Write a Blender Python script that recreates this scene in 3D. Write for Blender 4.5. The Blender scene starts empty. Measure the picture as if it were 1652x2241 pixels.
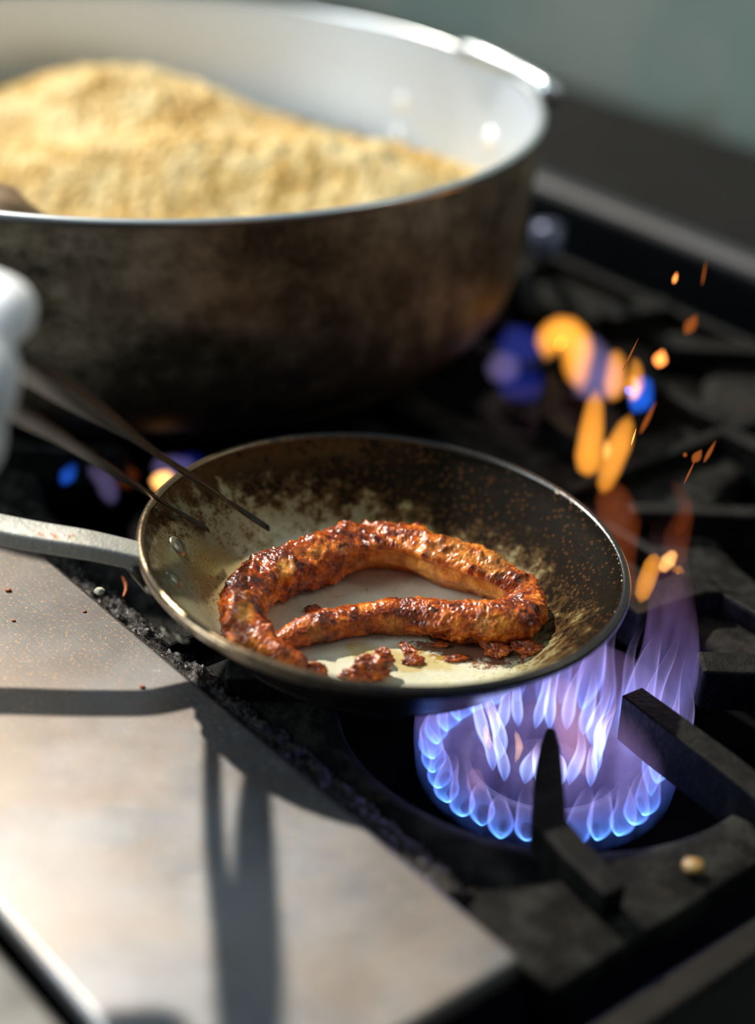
import bpy, bmesh, math, random
import numpy as np
from mathutils import Vector, Matrix, noise as mn

sc = bpy.context.scene
COL = sc.collection
random.seed(7)
rad = math.radians

# ------------------------------------------------------------------ camera
W, H, F = 1652, 2241, 3600.0
TH, RO, HC = rad(29.3), rad(3.8), 0.455
fw = Vector((0, math.cos(TH), -math.sin(TH)))
_r = Vector((1, 0, 0)); _u = _r.cross(fw)
CR = math.cos(RO) * _r + math.sin(RO) * _u
CU = -math.sin(RO) * _r + math.cos(RO) * _u
CC = Vector((0, 0, HC))
cd = bpy.data.cameras.new('camera'); cam = bpy.data.objects.new('camera', cd); COL.objects.link(cam)
cam.matrix_world = Matrix(((CR.x, CU.x, -fw.x, CC.x), (CR.y, CU.y, -fw.y, CC.y), (CR.z, CU.z, -fw.z, CC.z), (0, 0, 0, 1)))
cd.sensor_fit = 'VERTICAL'; cd.sensor_height = 36.0; cd.sensor_width = 36.0
cd.lens = F / H * 36.0
cd.clip_start = 0.02
cd.dof.use_dof = True; cd.dof.focus_distance = 0.812; cd.dof.aperture_fstop = 2.2
sc.camera = cam

def at(x, y, z=0.0):            # point of the plane Z=z seen at a pixel
    d = (x - W / 2) / F * CR - (y - H / 2) / F * CU + fw
    return CC + (z - HC) / d.z * d
def atd(x, y, dep):             # point at a given depth along the view axis
    return CC + dep * ((x - W / 2) / F * CR - (y - H / 2) / F * CU + fw)

# ------------------------------------------------------------------ light
sc.view_settings.view_transform = 'Standard'; sc.view_settings.look = 'None'
sc.view_settings.gamma = 1; sc.view_settings.exposure = 0.0
sc.view_settings.use_curve_mapping = False
sc.cycles.transparent_max_bounces = 64
sc.cycles.volume_max_steps = 256

sd = bpy.data.lights.new('sun', 'SUN'); sd.energy = 5.6; sd.angle = rad(1.6); sd.color = (1.0, 0.92, 0.80)
sun = bpy.data.objects.new('sun', sd); COL.objects.link(sun)
sun.rotation_euler = Vector((-0.62, 0.82, 1.0)).to_track_quat('Z', 'Y').to_euler()

wd = bpy.data.worlds.new('world'); sc.world = wd; wd.use_nodes = True
nt = wd.node_tree; nt.nodes.clear()
tc = nt.nodes.new('ShaderNodeTexCoord'); sx = nt.nodes.new('ShaderNodeSeparateXYZ')
ramp = nt.nodes.new('ShaderNodeValToRGB'); bg = nt.nodes.new('ShaderNodeBackground'); wo = nt.nodes.new('ShaderNodeOutputWorld')
nt.links.new(tc.outputs['Generated'], sx.inputs[0]); nt.links.new(sx.outputs['Z'], ramp.inputs[0])
ramp.color_ramp.elements[0].position = 0.0; ramp.color_ramp.elements[0].color = (0.012, 0.014, 0.016, 1)
ramp.color_ramp.elements[1].position = 0.75; ramp.color_ramp.elements[1].color = (0.145, 0.225, 0.30, 1)
e = ramp.color_ramp.elements.new(0.3); e.color = (0.078, 0.10, 0.125, 1)
nt.links.new(ramp.outputs[0], bg.inputs[0]); bg.inputs[1].default_value = 0.7
nt.links.new(bg.outputs[0], wo.inputs[0])

def area(name, loc, target, sx_, sy_, power, color):
    l = bpy.data.lights.new(name, 'AREA'); l.shape = 'RECTANGLE'; l.size = sx_; l.size_y = sy_; l.energy = power; l.color = color
    o = bpy.data.objects.new(name, l); COL.objects.link(o); o.location = loc
    o.rotation_euler = (Vector(loc) - Vector(target)).to_track_quat('Z', 'Y').to_euler()
    return o
# unseen area lights added as soft fill from the left and behind the stove
area('left_fill', (-2.6, 0.2, 1.5), (0, .9, 0), 1.2, 1.8, 85, (0.80, 0.92, 1.0))
area('back_fill', (-1.75, 2.9, 1.75), (0, .9, 0), 2.0, 1.1, 16, (0.90, 0.95, 1.0))

area('wall_fill', (.092 + .45 * .6626 + .9 * .749, .662 - .45 * .749 + .9 * .6626, 1.0), (.092 + .1 * .6626 + 1.42 * .749, .662 - .1 * .749 + 1.42 * .6626, .05), .9, .2, 5.0, (1.0, .95, .85))  # unseen area light added to brighten the background wall

def point(name, loc, power, color, r=.02):
    l = bpy.data.lights.new(name, 'POINT'); l.energy = power; l.color = color; l.shadow_soft_size = r
    o = bpy.data.objects.new(name, l); COL.objects.link(o); o.location = loc; return o

# ------------------------------------------------------------------ helpers
def lin(c):
    return tuple(((v / 255) / 12.92 if v / 255 <= 0.04045 else ((v / 255 + 0.055) / 1.055) ** 2.4) for v in c) + (1.0,)

class M:
    """small node-tree builder"""
    def __init__(s, name):
        s.m = bpy.data.materials.new(name); s.m.use_nodes = True; s.t = s.m.node_tree; s.t.nodes.clear()
        s.out = s.t.nodes.new('ShaderNodeOutputMaterial')
    def n(s, typ, props=None, **inp):
        nd = s.t.nodes.new('ShaderNode' + typ)
        for k, v in (props or {}).items(): setattr(nd, k, v)
        for k, v in inp.items():
            key = int(k[1:]) if k[0] == '_' and k[1:].isdigit() else k.replace('_', ' ')
            s.set(nd.inputs[key], v)
        return nd
    def set(s, sock, v):
        if isinstance(v, bpy.types.NodeSocket): s.t.links.new(v, sock)
        elif isinstance(v, bpy.types.Node): s.t.links.new(v.outputs[0], sock)
        else: sock.default_value = v
    def math(s, op, a, b=0.0, c=0.0, clamp=False):
        nd = s.n('Math', {'operation': op, 'use_clamp': clamp}, _0=a, _1=b)
        if op in ('MULTIPLY_ADD', 'SMOOTHSTEP'): s.set(nd.inputs[2], c)
        return nd.outputs[0]
    def smooth(s, v, a, b):
        nd = s.n('MapRange', {'interpolation_type': 'SMOOTHSTEP'}); s.set(nd.inputs['Value'], v)
        nd.inputs['From Min'].default_value = a; nd.inputs['From Max'].default_value = b
        return nd.outputs[0]
    def co(s, which='Object'): return s.n('TexCoord').outputs[which]
    def map(s, co, scale=(1, 1, 1), loc=(0, 0, 0), rot=(0, 0, 0)):
        return s.n('Mapping', Vector=co, Scale=scale, Location=loc, Rotation=rot).outputs[0]
    def noise(s, co, scale, detail=4, rough=0.55, dist=0.0):
        return s.n('TexNoise', Vector=co, Scale=scale, Detail=detail, Roughness=rough, Distortion=dist).outputs[0]
    def vor(s, co, scale, feat='F1', out='Distance'):
        return s.n('TexVoronoi', {'feature': feat}, Vector=co, Scale=scale).outputs[out]
    def mix(s, f, a, b, mode='MIX'):
        nd = s.t.nodes.new('ShaderNodeMix'); nd.data_type = 'RGBA'; nd.blend_type = mode
        s.set(nd.inputs[0], f); s.set(nd.inputs[6], a); s.set(nd.inputs[7], b); return nd.outputs[2]
    def ramp(s, f, stops):
        nd = s.t.nodes.new('ShaderNodeValToRGB'); s.set(nd.inputs[0], f); el = nd.color_ramp.elements
        el[0].position, el[0].color = stops[0]; el[1].position, el[1].color = stops[-1]
        for p, c in stops[1:-1]:
            x = el.new(p); x.color = c
        return nd.outputs[0]
    def xyz(s, co):
        nd = s.n('SeparateXYZ', _0=co); return nd.outputs
    def bump(s, h, strength=.5, dist=.001, normal=None):
        nd = s.n('Bump', Height=h, Strength=strength, Distance=dist)
        if normal is not None: s.set(nd.inputs['Normal'], normal)
        return nd.outputs[0]
    def bsdf(s, **kw):
        nd = s.n('BsdfPrincipled')
        for k, v in kw.items(): s.set(nd.inputs[k.replace('_', ' ')], v)
        s.t.links.new(nd.outputs[0], s.out.inputs[0]); return s.m

def mesh_obj(name, verts, faces, mat, parent=None, smooth=True, loc=None):
    me = bpy.data.meshes.new(name); me.from_pydata([tuple(v) for v in verts], [], faces); me.update()
    if smooth:
        me.polygons.foreach_set('use_smooth', [True] * len(me.polygons))
    if mat: me.materials.append(mat)
    o = bpy.data.objects.new(name, me); COL.objects.link(o)
    if parent: o.parent = parent
    if loc is not None: o.location = loc
    return o
def fixn(o):
    bm = bmesh.new(); bm.from_mesh(o.data); bmesh.ops.recalc_face_normals(bm, faces=bm.faces); bm.to_mesh(o.data); bm.free(); return o
def empty(name, loc=(0, 0, 0), rot=(0, 0, 0)):
    o = bpy.data.objects.new(name, None); COL.objects.link(o); o.location = loc; o.rotation_euler = rot
    o.empty_display_size = .02; return o
def tag(o, label=None, cat=None, group=None, kind=None):
    if label: o['label'] = label
    if cat: o['category'] = cat
    if group: o['group'] = group
    if kind: o['kind'] = kind
    return o

def lathe(profile, seg=96, closed=True):
    """profile [(r,z)...]; returns verts, faces. closed joins the last profile point to the first"""
    V, Fc = [], []; n = len(profile)
    for i in range(seg):
        a = 2 * math.pi * i / seg; c, s = math.cos(a), math.sin(a)
        V += [(max(r, 1e-5) * c, max(r, 1e-5) * s, z) for r, z in profile]
    for i in range(seg):
        j = (i + 1) % seg
        for k in range(n if closed else n - 1):
            l = (k + 1) % n
            Fc.append((i * n + k, j * n + k, j * n + l, i * n + l))
    return V, Fc
def catmull(P, n):
    P = [Vector(p) for p in P]; out = []; m = len(P) - 1
    for i in range(n + 1):
        t = i / n * m; k = min(int(t), m - 1); f = t - k
        p0 = P[max(k - 1, 0)]; p1 = P[k]; p2 = P[k + 1]; p3 = P[min(k + 2, m)]
        out.append(0.5 * ((2 * p1) + (p2 - p0) * f + (2 * p0 - 5 * p1 + 4 * p2 - p3) * f * f + (3 * p1 - p0 - 3 * p2 + p3) * f ** 3))
    return out
def sweep(P, R, seg=16, up=Vector((0, 0, 1)), sy=1.0, power=1.0, cap=True):
    """tube along points P with radii R; sy = height/width ratio; power<1 squarer section"""
    V, Fc = [], []; n = len(P)
    for i, p in enumerate(P):
        t = (P[min(i + 1, n - 1)] - P[max(i - 1, 0)]).normalized()
        a = t.cross(up)
        a = a.normalized() if a.length > 1e-4 else Vector((1, 0, 0))
        b = a.cross(t).normalized(); r = R[i] if hasattr(R, '__len__') else R
        for k in range(seg):
            w = 2 * math.pi * (k + .5) / seg; c, s = math.cos(w), math.sin(w)
            if power != 1.0:
                c = math.copysign(abs(c) ** power, c); s = math.copysign(abs(s) ** power, s)
            V.append(p + a * (r * c) + b * (r * sy * s))
    for i in range(n - 1):
        for k in range(seg):
            l = (k + 1) % seg
            Fc.append((i * seg + k, i * seg + l, (i + 1) * seg + l, (i + 1) * seg + k))
    if cap:
        Fc.append(tuple(range(seg))[::-1]); Fc.append(tuple((n - 1) * seg + k for k in range(seg)))
    return V, Fc
def bar(P, w, h, top=True, tipw=None):
    """rectangular bar along points P given on its TOP centre line; w half width list; h height"""
    V, Fc = [], []; n = len(P); ww = w if hasattr(w, '__len__') else [w] * n; hh = h if hasattr(h, '__len__') else [h] * n
    for i, p in enumerate(P):
        t = (P[min(i + 1, n - 1)] - P[max(i - 1, 0)]); t.z = 0; t.normalize(); a = Vector((t.y, -t.x, 0))
        V += [p + a * ww[i], p - a * ww[i], p - a * ww[i] * .8 - Vector((0, 0, hh[i])), p + a * ww[i] * .8 - Vector((0, 0, hh[i]))]
    for i in range(n - 1):
        for k in range(4):
            l = (k + 1) % 4; Fc.append((i * 4 + k, i * 4 + l, i * 4 + 4 + l, i * 4 + 4 + k))
    Fc.append((3, 2, 1, 0)); Fc.append(tuple((n - 1) * 4 + k for k in range(4)))
    return V, Fc
def bevel(o, w, seg=3, ang=40):
    m = o.modifiers.new('bevel', 'BEVEL'); m.width = w; m.segments = seg; m.limit_method = 'ANGLE'; m.angle_limit = rad(ang)
    return o
def join(parts):
    V, Fc = [], []
    for v, f in parts:
        k = len(V); V += list(v); Fc += [tuple(i + k for i in q) for q in f]
    return V, Fc
def boxuv(u0, u1, v0, v1, z0, z1):
    q = [(u0, v0), (u1, v0), (u1, v1), (u0, v1)]
    V = [uv(a, b, z) for z in (z0, z1) for a, b in q]
    return V, [(3, 2, 1, 0), (4, 5, 6, 7), (0, 1, 5, 4), (1, 2, 6, 5), (2, 3, 7, 6), (3, 0, 4, 7)]

PSI = rad(-48.5)
U = Vector((math.cos(PSI), math.sin(PSI), 0)); Vv = Vector((-U.y, U.x, 0))
B = Vector((.092, .662, 0))
def uv(a, b, z=0.0): return B + U * a + Vv * b + Vector((0, 0, z))

# ------------------------------------------------------------------ materials
def mat_iron(name, c1, c2, rough=.55, spec=.5, scale=90, bumps=.6, dirt=None):
    m = M(name); co = m.co(); n1 = m.noise(co, scale, 6, .65); n2 = m.noise(co, scale * 4, 4, .6)
    col = m.mix(m.smooth(n1, .4, .68), lin(c1), lin(c2))
    if dirt: col = m.mix(m.smooth(m.noise(co, scale * .55, 5, .7, .4), .6, .72), col, lin(dirt))
    h = m.math('ADD', n1, m.math('MULTIPLY', n2, .4))
    return m.bsdf(Base_Color=col, Roughness=m.math('MULTIPLY_ADD', n2, .35, rough - .15), Specular_IOR_Level=spec, Normal=m.bump(h, bumps, .0015))
IRON = mat_iron('cast_iron', (8, 7, 6), (24, 24, 22), .6, .12)
PLATE = mat_iron('burnt_iron_plate', (9, 8, 7), (38, 38, 35), .7, .12, 60, 1.0, (50, 41, 26))
DECK = mat_iron('sooty_deck', (5, 4, 3), (10, 9, 8), .85, .05, 50, .5)
CRUST = mat_iron('burnt_crust', (9, 8, 6), (40, 30, 18), .28, .5, 260, 1.0)

def mat_steel():
    m = M('worn_stainless'); co = m.co()
    rot = m.map(co, (1, 1, 1), (0, 0, 0), (0, 0, -PSI))
    br = m.noise(m.map(rot, (30, 900, 30)), 1.0, 3, .6)
    big = m.noise(co, 14, 4, .6)
    sp = m.noise(co, 480, 3, .6); spm = m.smooth(sp, .62, .68)
    area_ = m.smooth(m.noise(co, 9, 2, .5), .38, .6)
    spm = m.math('MULTIPLY', spm, area_)
    col = m.mix(m.smooth(big, .35, .65), (.19, .195, .205, 1), (.25, .255, .265, 1))
    col = m.mix(spm, col, (.42, .22, .09, 1))
    scr = m.noise(m.map(co, (60, 900, 60), (0, 0, 0), (0, 0, rad(62))), 1.0, 2, .4)
    scrm = m.smooth(scr, .70, .74)
    col = m.mix(m.math('MULTIPLY', scrm, .4), col, (.8, .7, .55, 1))
    rough = m.math('MULTIPLY_ADD', big, .20, .34)
    rough = m.math('ADD', rough, m.math('MULTIPLY', spm, .3))
    nrm = m.bump(m.math('ADD', m.math('MULTIPLY', br, .25), m.math('MULTIPLY', spm, 1.6)), .22, .0006)
    col = m.mix(m.math('MULTIPLY', m.smooth(m.noise(co, 6, 4, .65, .3), .42, .62), .55), col, (.27, .205, .15, 1))
    # browner and darker toward the pan and the pots behind it
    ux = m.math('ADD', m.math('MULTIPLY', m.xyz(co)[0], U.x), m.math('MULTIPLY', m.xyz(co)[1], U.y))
    brown_ = m.smooth(m.math('ADD', ux, m.math('MULTIPLY', m.math('SUBTRACT', m.noise(co, 10, 4, .6, .4), .5), .13)), .15, .05)
    col = m.mix(m.math('MULTIPLY', brown_, .62), col, m.mix(m.noise(co, 45, 4, .6), (.055, .045, .034, 1), (.13, .11, .09, 1)))
    fk = m.smooth(m.noise(co, 620, 3, .6), .60, .66)
    col = m.mix(m.math('MULTIPLY', fk, m.math('MULTIPLY_ADD', brown_, .75, .12)), col, (.50, .27, .10, 1))
    return m.bsdf(Base_Color=col, Metallic=m.math('MULTIPLY_ADD', fk, -.5, .88), Roughness=rough, Normal=nrm)
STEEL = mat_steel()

def simple(name, c, rough=.5, metal=0., spec=.5, nscale=0, var=.0, bumps=0., bd=.001):
    m = M(name); co = m.co(); col = lin(c) if max(c) > 1 else tuple(c) + (1,)
    kw = {}
    if nscale:
        n = m.noise(co, nscale, 5, .6)
        dark = tuple(x * (1 - var) for x in col[:3]) + (1,)
        colr = m.mix(m.smooth(n, .35, .65), dark, col)
        if bumps: kw['Normal'] = m.bump(n, bumps, bd)
    else: colr = col
    return m.bsdf(Base_Color=colr, Roughness=rough, Metallic=metal, Specular_IOR_Level=spec, **kw)

def mat_pan_inside():
    m = M('seasoned_pan_inside'); co = m.co(); x, y, z = m.xyz(co)[:3]
    r = m.math('SQRT', m.math('ADD', m.math('MULTIPLY', x, x), m.math('MULTIPLY', y, y)))
    ang = m.math('ARCTAN2', y, x)
    s = m.math('MULTIPLY', m.math('SUBTRACT', r, .080), 1 / .038)
    s = m.math('MAXIMUM', s, -.25)
    n1 = m.noise(co, 36, 6, .72); n2 = m.noise(co, 150, 5, .7); n3 = m.noise(co, 520, 3, .6)
    # the far and right-hand walls are the most blackened
    side = m.math('MULTIPLY', m.math('ADD', m.math('MULTIPLY', x, 3.6), m.math('MULTIPLY', y, 4.4)), m.smooth(r, .066, .088))
    v = m.math('ADD', s, side)
    v = m.math('ADD', v, m.math('MULTIPLY', m.math('SUBTRACT', n1, .5), 1.5))
    v = m.math('ADD', v, m.math('MULTIPLY', m.math('SUBTRACT', n2, .5), 1.5))
    v = m.math('ADD', v, m.math('MULTIPLY', m.math('SUBTRACT', n3, .5), .5))
    clean = m.mix(m.smooth(m.noise(co, 28, 3, .6), .38, .62), (.72, .74, .58, 1), (.78, .76, .48, 1))
    col = m.ramp(m.math('MULTIPLY_ADD', v, .5, .25), [(0.0, (.86, .85, .72, 1)), (.24, (.74, .71, .50, 1)), (.40, (.42, .35, .14, 1)), (.53, (.10, .052, .015, 1)), (.66, (.012, .007, .0035, 1)), (.9, (.006, .004, .002, 1))])
    wf = m.math('MULTIPLY', m.smooth(r, .070, .088), m.math('SUBTRACT', 1.0, m.smooth(v, .25, .6)))
    col = m.mix(m.math('MULTIPLY', wf, .75), col, m.mix(m.noise(co, 60, 5, .7), (.08, .068, .028, 1), (.34, .33, .22, 1)))
    col = m.mix(m.smooth(n1, .42, .62), m.mix(1.0, col, (.82, .82, .74, 1), 'MULTIPLY'), col)
    # brown burnt ring near the rim on the handle side
    rimn = m.math('MULTIPLY', m.math('MULTIPLY', m.smooth(r, .100, .117), m.smooth(n2, .36, .52)), m.smooth(x, .03, -.06))
    col = m.mix(m.math('MULTIPLY', rimn, .75), col, (.10, .045, .012, 1))
    # speckles of baked-on spice
    vs = m.vor(co, 330); sm = m.math('MULTIPLY', m.smooth(vs, .36, .20), m.math('MULTIPLY', m.smooth(n1, .42, .54), m.smooth(r, .060, .085)))
    col = m.mix(m.math('MULTIPLY', sm, .8), col, (.075, .03, .008, 1))
    # red-brown smear and yellow oil on the floor
    def spot(px, py, sx_, sy_):
        p = PANM.inverted() @ at(px, py, .006)
        dx = m.math('MULTIPLY', m.math('SUBTRACT', x, p.x), 1 / sx_); dy = m.math('MULTIPLY', m.math('SUBTRACT', y, p.y), 1 / sy_)
        return m.math('SQRT', m.math('ADD', m.math('MULTIPLY', dx, dx), m.math('MULTIPLY', dy, dy)))
    d = spot(1030, 1425, .030, .014)
    mk = m.smooth(m.math('ADD', d, m.math('MULTIPLY', m.math('SUBTRACT', n2, .5), 3.2)), .95, .7)
    col = m.mix(m.math('MULTIPLY', mk, .92), col, (.16, .035, .008, 1))
    d2 = spot(880, 1450, .030, .011)
    ye = m.smooth(m.math('ADD', d2, m.math('MULTIPLY', m.math('SUBTRACT', m.noise(co, 75, 5, .7), .5), 3.0)), 1.1, .6)
    col = m.mix(m.math('MULTIPLY', ye, .6), col, (.55, .36, .03, 1))
    d3 = spot(490, 1310, .02, .03)
    ol = m.smooth(m.math('ADD', d3, m.math('MULTIPLY', m.math('SUBTRACT', n1, .5), 2.0)), 1.25, .55)
    col = m.mix(m.math('MULTIPLY', ol, .6), col, (.30, .20, .015, 1))
    drops = m.smooth(m.vor(co, 260), .32, .18)
    od = m.math('MULTIPLY', ol, drops)
    col = m.mix(m.math('MULTIPLY', od, .75), col, (.22, .09, .008, 1))
    # circular machining lines
    cy = m.n('CombineXYZ', _0=m.math('MULTIPLY', r, 2600), _1=m.math('MULTIPLY', ang, 6), _2=0.0).outputs[0]
    lines = m.noise(cy, 1.0, 2, .5)
    h = m.math('ADD', m.math('MULTIPLY', lines, .5), m.math('ADD', m.math('MULTIPLY', n3, .5), m.math('MULTIPLY', od, 2.2)))
    rough = m.math('ADD', m.math('MULTIPLY_ADD', n2, .25, .28), m.math('MULTIPLY', m.smooth(v, .2, 1.0), .12))
    rough = m.math('SUBTRACT', rough, m.math('MULTIPLY', ol, .16))
    metal = m.math('MULTIPLY_ADD', m.smooth(v, .3, .9), -.20, .22)
    return m.bsdf(Base_Color=col, Metallic=metal, Roughness=rough, Specular_IOR_Level=m.math('MULTIPLY_ADD', m.smooth(v, .2, .8), -.25, .28), Normal=m.bump(h, .4, .0005))

def mat_sauce():
    m = M('sauce_glazed_meat'); co = m.co()
    bare = m.n('Attribute', {'attribute_name': 'bare'}).outputs['Fac']
    n0 = m.noise(co, 60, 5, .65, .5); n1 = m.noise(co, 190, 5, .7); n2 = m.noise(co, 620, 4, .65); n3 = m.noise(co, 1700, 2, .6)
    f = m.math('ADD', n0, m.math('MULTIPLY', m.math('SUBTRACT', n1, .5), .55))
    col = m.ramp(f, [(.30, (.05, .008, .003, 1)), (.42, (.16, .024, .004, 1)), (.51, (.38, .066, .007, 1)), (.60, (.64, .16, .012, 1)), (.72, (.82, .31, .04, 1))])
    col = m.mix(bare, col, m.mix(m.smooth(n1, .35, .65), (.50, .17, .014, 1), (.72, .36, .07, 1)))
    blk = m.smooth(m.noise(co, 105, 4, .6, .3), .655, .71)
    col = m.mix(m.math('MULTIPLY', blk, .9), col, (.012, .007, .006, 1))
    h = m.math('ADD', m.math('MULTIPLY', n1, .9), m.math('ADD', m.math('MULTIPLY', n2, .55), m.math('MULTIPLY', n3, .12)))
    return m.bsdf(Base_Color=col, Roughness=m.math('MULTIPLY_ADD', n2, .32, .06), Specular_IOR_Level=.5, Coat_Weight=.15, Coat_Roughness=.15,
                  Subsurface_Weight=.2, Subsurface_Radius=(.004, .0015, .0006), Normal=m.bump(h, .7, .0006))
SAUCE = mat_sauce()

PAN_LOC = Vector((.003, .694, .0058)); PAN_TILT = rad(2.6)
PANM = Matrix.Translation(PAN_LOC) @ Matrix.Rotation(PAN_TILT, 4, 'Y')
PAN_IN = mat_pan_inside()
def mat_pan_out():
    m = M('blackened_pan_outside'); co = m.co(); n = m.noise(co, 55, 6, .7); n2 = m.noise(co, 300, 4, .6)
    col = m.mix(m.smooth(n, .45, .7), (.010, .008, .007, 1), (.045, .028, .014, 1))
    return m.bsdf(Base_Color=col, Metallic=.35, Roughness=m.math('MULTIPLY_ADD', n2, .25, .22), Normal=m.bump(m.math('ADD', n, n2), .25, .0008))
PAN_OUT = mat_pan_out()
def mat_rim():
    m = M('worn_pan_rim'); co = m.co(); x, y, z = m.xyz(co)[:3]
    n = m.noise(co, 120, 5, .7)
    f = m.math('ADD', m.math('MULTIPLY', x, -6.0), m.math('ADD', m.math('MULTIPLY', y, -1.5), m.math('MULTIPLY', m.math('SUBTRACT', n, .5), 1.6)))
    col = m.mix(m.smooth(f, -.1, .6), (.075, .07, .068, 1), (.24, .17, .10, 1))
    return m.bsdf(Base_Color=col, Metallic=.85, Roughness=m.math('MULTIPLY_ADD', n, .25, .12), Normal=m.bump(m.noise(co, 400, 4, .6), .35, .0006))
RIM = mat_rim()
def mat_handle():
    m = M('cast_handle_metal'); co = m.co(); n = m.noise(co, 900, 3, .6); s = m.noise(co, 75, 3, .6)
    col = m.mix(m.smooth(s, .66, .71), (.50, .49, .44, 1), (.40, .12, .03, 1))
    col = m.mix(m.math('MULTIPLY', m.smooth(m.noise(co, 20, 4, .6), .5, .7), .4), col, (.30, .25, .13, 1))
    return m.bsdf(Base_Color=col, Metallic=.45, Roughness=.45, Normal=m.bump(m.math('ADD', n, m.noise(co, 260, 4, .6)), .5, .0009))
HANDLE = mat_handle()
RIVET = simple('pan_rivet_metal', (165, 160, 135), .35, .8, .5, 300, .4, .2)

def mat_pot_out():
    m = M('scorched_pot_outside'); co = m.co(); x, y, z = m.xyz(co)[:3]
    n = m.noise(co, 9, 6, .68, .4); n2 = m.noise(co, 45, 6, .7, .3); n3 = m.noise(m.map(co, (1, 1, 6)), 30, 5, .6)
    f = m.math('ADD', m.math('MULTIPLY_ADD', n, 1.7, -.40), m.math('MULTIPLY', n2, .6))
    f = m.math('ADD', f, m.math('MULTIPLY', m.math('SUBTRACT', z, .09), 3.2))   # darker toward the bottom: occlusion shade put into the colour
    col = m.ramp(m.math('MULTIPLY_ADD', f, .8, -.12), [(.25, (.008, .006, .004, 1)), (.42, (.045, .034, .019, 1)), (.58, (.17, .135, .083, 1)), (.76, (.36, .30, .21, 1))])
    fl = m.math('MULTIPLY', m.smooth(m.noise(co, 70, 4, .7), .66, .72), .6)
    col = m.mix(fl, col, (.20, .15, .10, 1))
    return m.bsdf(Base_Color=col, Metallic=.35, Roughness=m.math('MULTIPLY_ADD', n3, .2, .42), Normal=m.bump(n2, .3, .001))
POT_OUT = mat_pot_out()
def mat_pot_in():
    m = M('brushed_aluminium_inside'); co = m.co(); x, y, z = m.xyz(co)[:3]
    ang = m.math('ARCTAN2', y, x)
    cy = m.n('CombineXYZ', _0=m.math('MULTIPLY', z, 500), _1=m.math('MULTIPLY', ang, 5), _2=0.0).outputs[0]
    ln = m.noise(cy, 1.0, 3, .6)
    col = m.mix(m.noise(co, 8, 3, .6), (.60, .67, .77, 1), (.70, .78, .88, 1))
    return m.bsdf(Base_Color=col, Metallic=.55, Roughness=.42, Normal=m.bump(ln, .08, .0006))
POT_IN = mat_pot_in()
POT_RIM = simple('polished_pot_rim', (205, 212, 214), .3, .85, .5)

# ------------------------------------------------------------------ setting
mfloor = M('quarry_tile_floor'); co = mfloor.co()
br = mfloor.n('TexBrick', {'offset': 0.0}, Vector=mfloor.map(co, (1, 1, 1), (0, 0, 0), (0, 0, .3)), Color1=(.10, .12, .13, 1), Color2=(.12, .135, .14, 1), Mortar=(.04, .045, .05, 1), Scale=3.3)
mfloor.bsdf(Base_Color=br.outputs[0], Roughness=.45)
fl = mesh_obj('floor', [(-3, -2.5, -.92), (4, -2.5, -.92), (4, 5, -.92), (-3, 5, -.92)], [(0, 1, 2, 3)], mfloor.m, smooth=False)
tag(fl, kind='structure')
# wall behind the stove, parallel to the stove's right-hand edge
mw = M('stained_green_grey_wall'); co = mw.co(); n = mw.noise(co, 4, 4, .6); st = mw.noise(co, 11, 4, .6, .5)
cw = mw.mix(mw.smooth(n, .35, .65), lin((138, 152, 140)), lin((160, 162, 148)))
cw = mw.mix(mw.math('MULTIPLY', mw.smooth(st, .62, .70), .55), cw, lin((98, 80, 52)))
mw.bsdf(Base_Color=cw, Roughness=.5)
def wallquad(name, v, z0, z1, mat, t=.04, u0=-3.0, u1=2.4):
    V_, F_ = boxuv(u0, u1, v, v + t, z0, z1); o = mesh_obj(name, V_, F_, mat, smooth=False); return o
w = wallquad('wall_right', 1.42, -.92, 2.3, mw.m); tag(w, kind='structure')
DARKTILE = simple('sooty_tile', (30, 30, 29), .5, 0, .4, 12, .3)
w = wallquad('baseboard_right', 1.40, -.92, -.80, DARKTILE, .018); tag(w, kind='structure')
V_, F_ = boxuv(-2.9, -2.86, -3, 1.4, -.92, .55)
tag(mesh_obj('wall_back', V_, F_, DARKTILE, smooth=False), kind='structure')

# ------------------------------------------------------------------ stove body
stove = empty('gas_range', uv(0, 0, -.9)); tag(stove, 'black gas range with sooty top and a steel front ledge', 'stove')
def child(name, vf, mat, parent, smooth=False, bev=0, bs=3):
    V_, F_ = vf; off = Vector(parent.location)
    o = mesh_obj(name, [Vector(v) - off for v in V_], F_, mat, parent, smooth); fixn(o)
    if bev: bevel(o, bev, bs)
    return o
UB, VR = -.76, .562
child('deck', boxuv(UB, .146, -.16, VR, -.10, -.075), DECK, stove, bev=.003)
child('body', boxuv(UB, .12, -.72, VR, -.86, -.10), DECK, stove, bev=.004)
child('side_deck', boxuv(UB, .10, -.72, -.162, -.10, -.02), DECK, stove, bev=.004)
child('front_ledge', boxuv(.148, .164, -.72, VR, -.085, -.030), simple('black_enamel_edge', (30, 26, 21), .5, .2, .3, 90, .4, .2), stove, bev=.003)
PANEL = simple('grey_blue_steel_panel', (96, 108, 112), .38, .7, .5, 20, .2, .1)
child('front_panel', boxuv(.15, .205, -.72, VR, -.62, -.10), PANEL, stove, bev=.006)
child('right_edge_trim', boxuv(UB, .13, VR, VR + .035, -.10, -.012), simple('dull_steel_trim', (46, 48, 53), .6, .3, .5, 12, .3), stove, bev=.012, bs=4)
for k, vk in enumerate((-.45, -.3, -.05, .12, .3)):
    kb = mesh_obj('control_knob', *lathe([(0, 0), (.022, 0), (.021, .012), (.014, .016), (.012, .03), (0, .031)], 24, False), DECK, stove)
    kb.location = uv(.206, vk, -.19) - Vector(stove.location)
    kb.rotation_euler = U.to_track_quat('Z', 'Y').to_euler()

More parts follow.
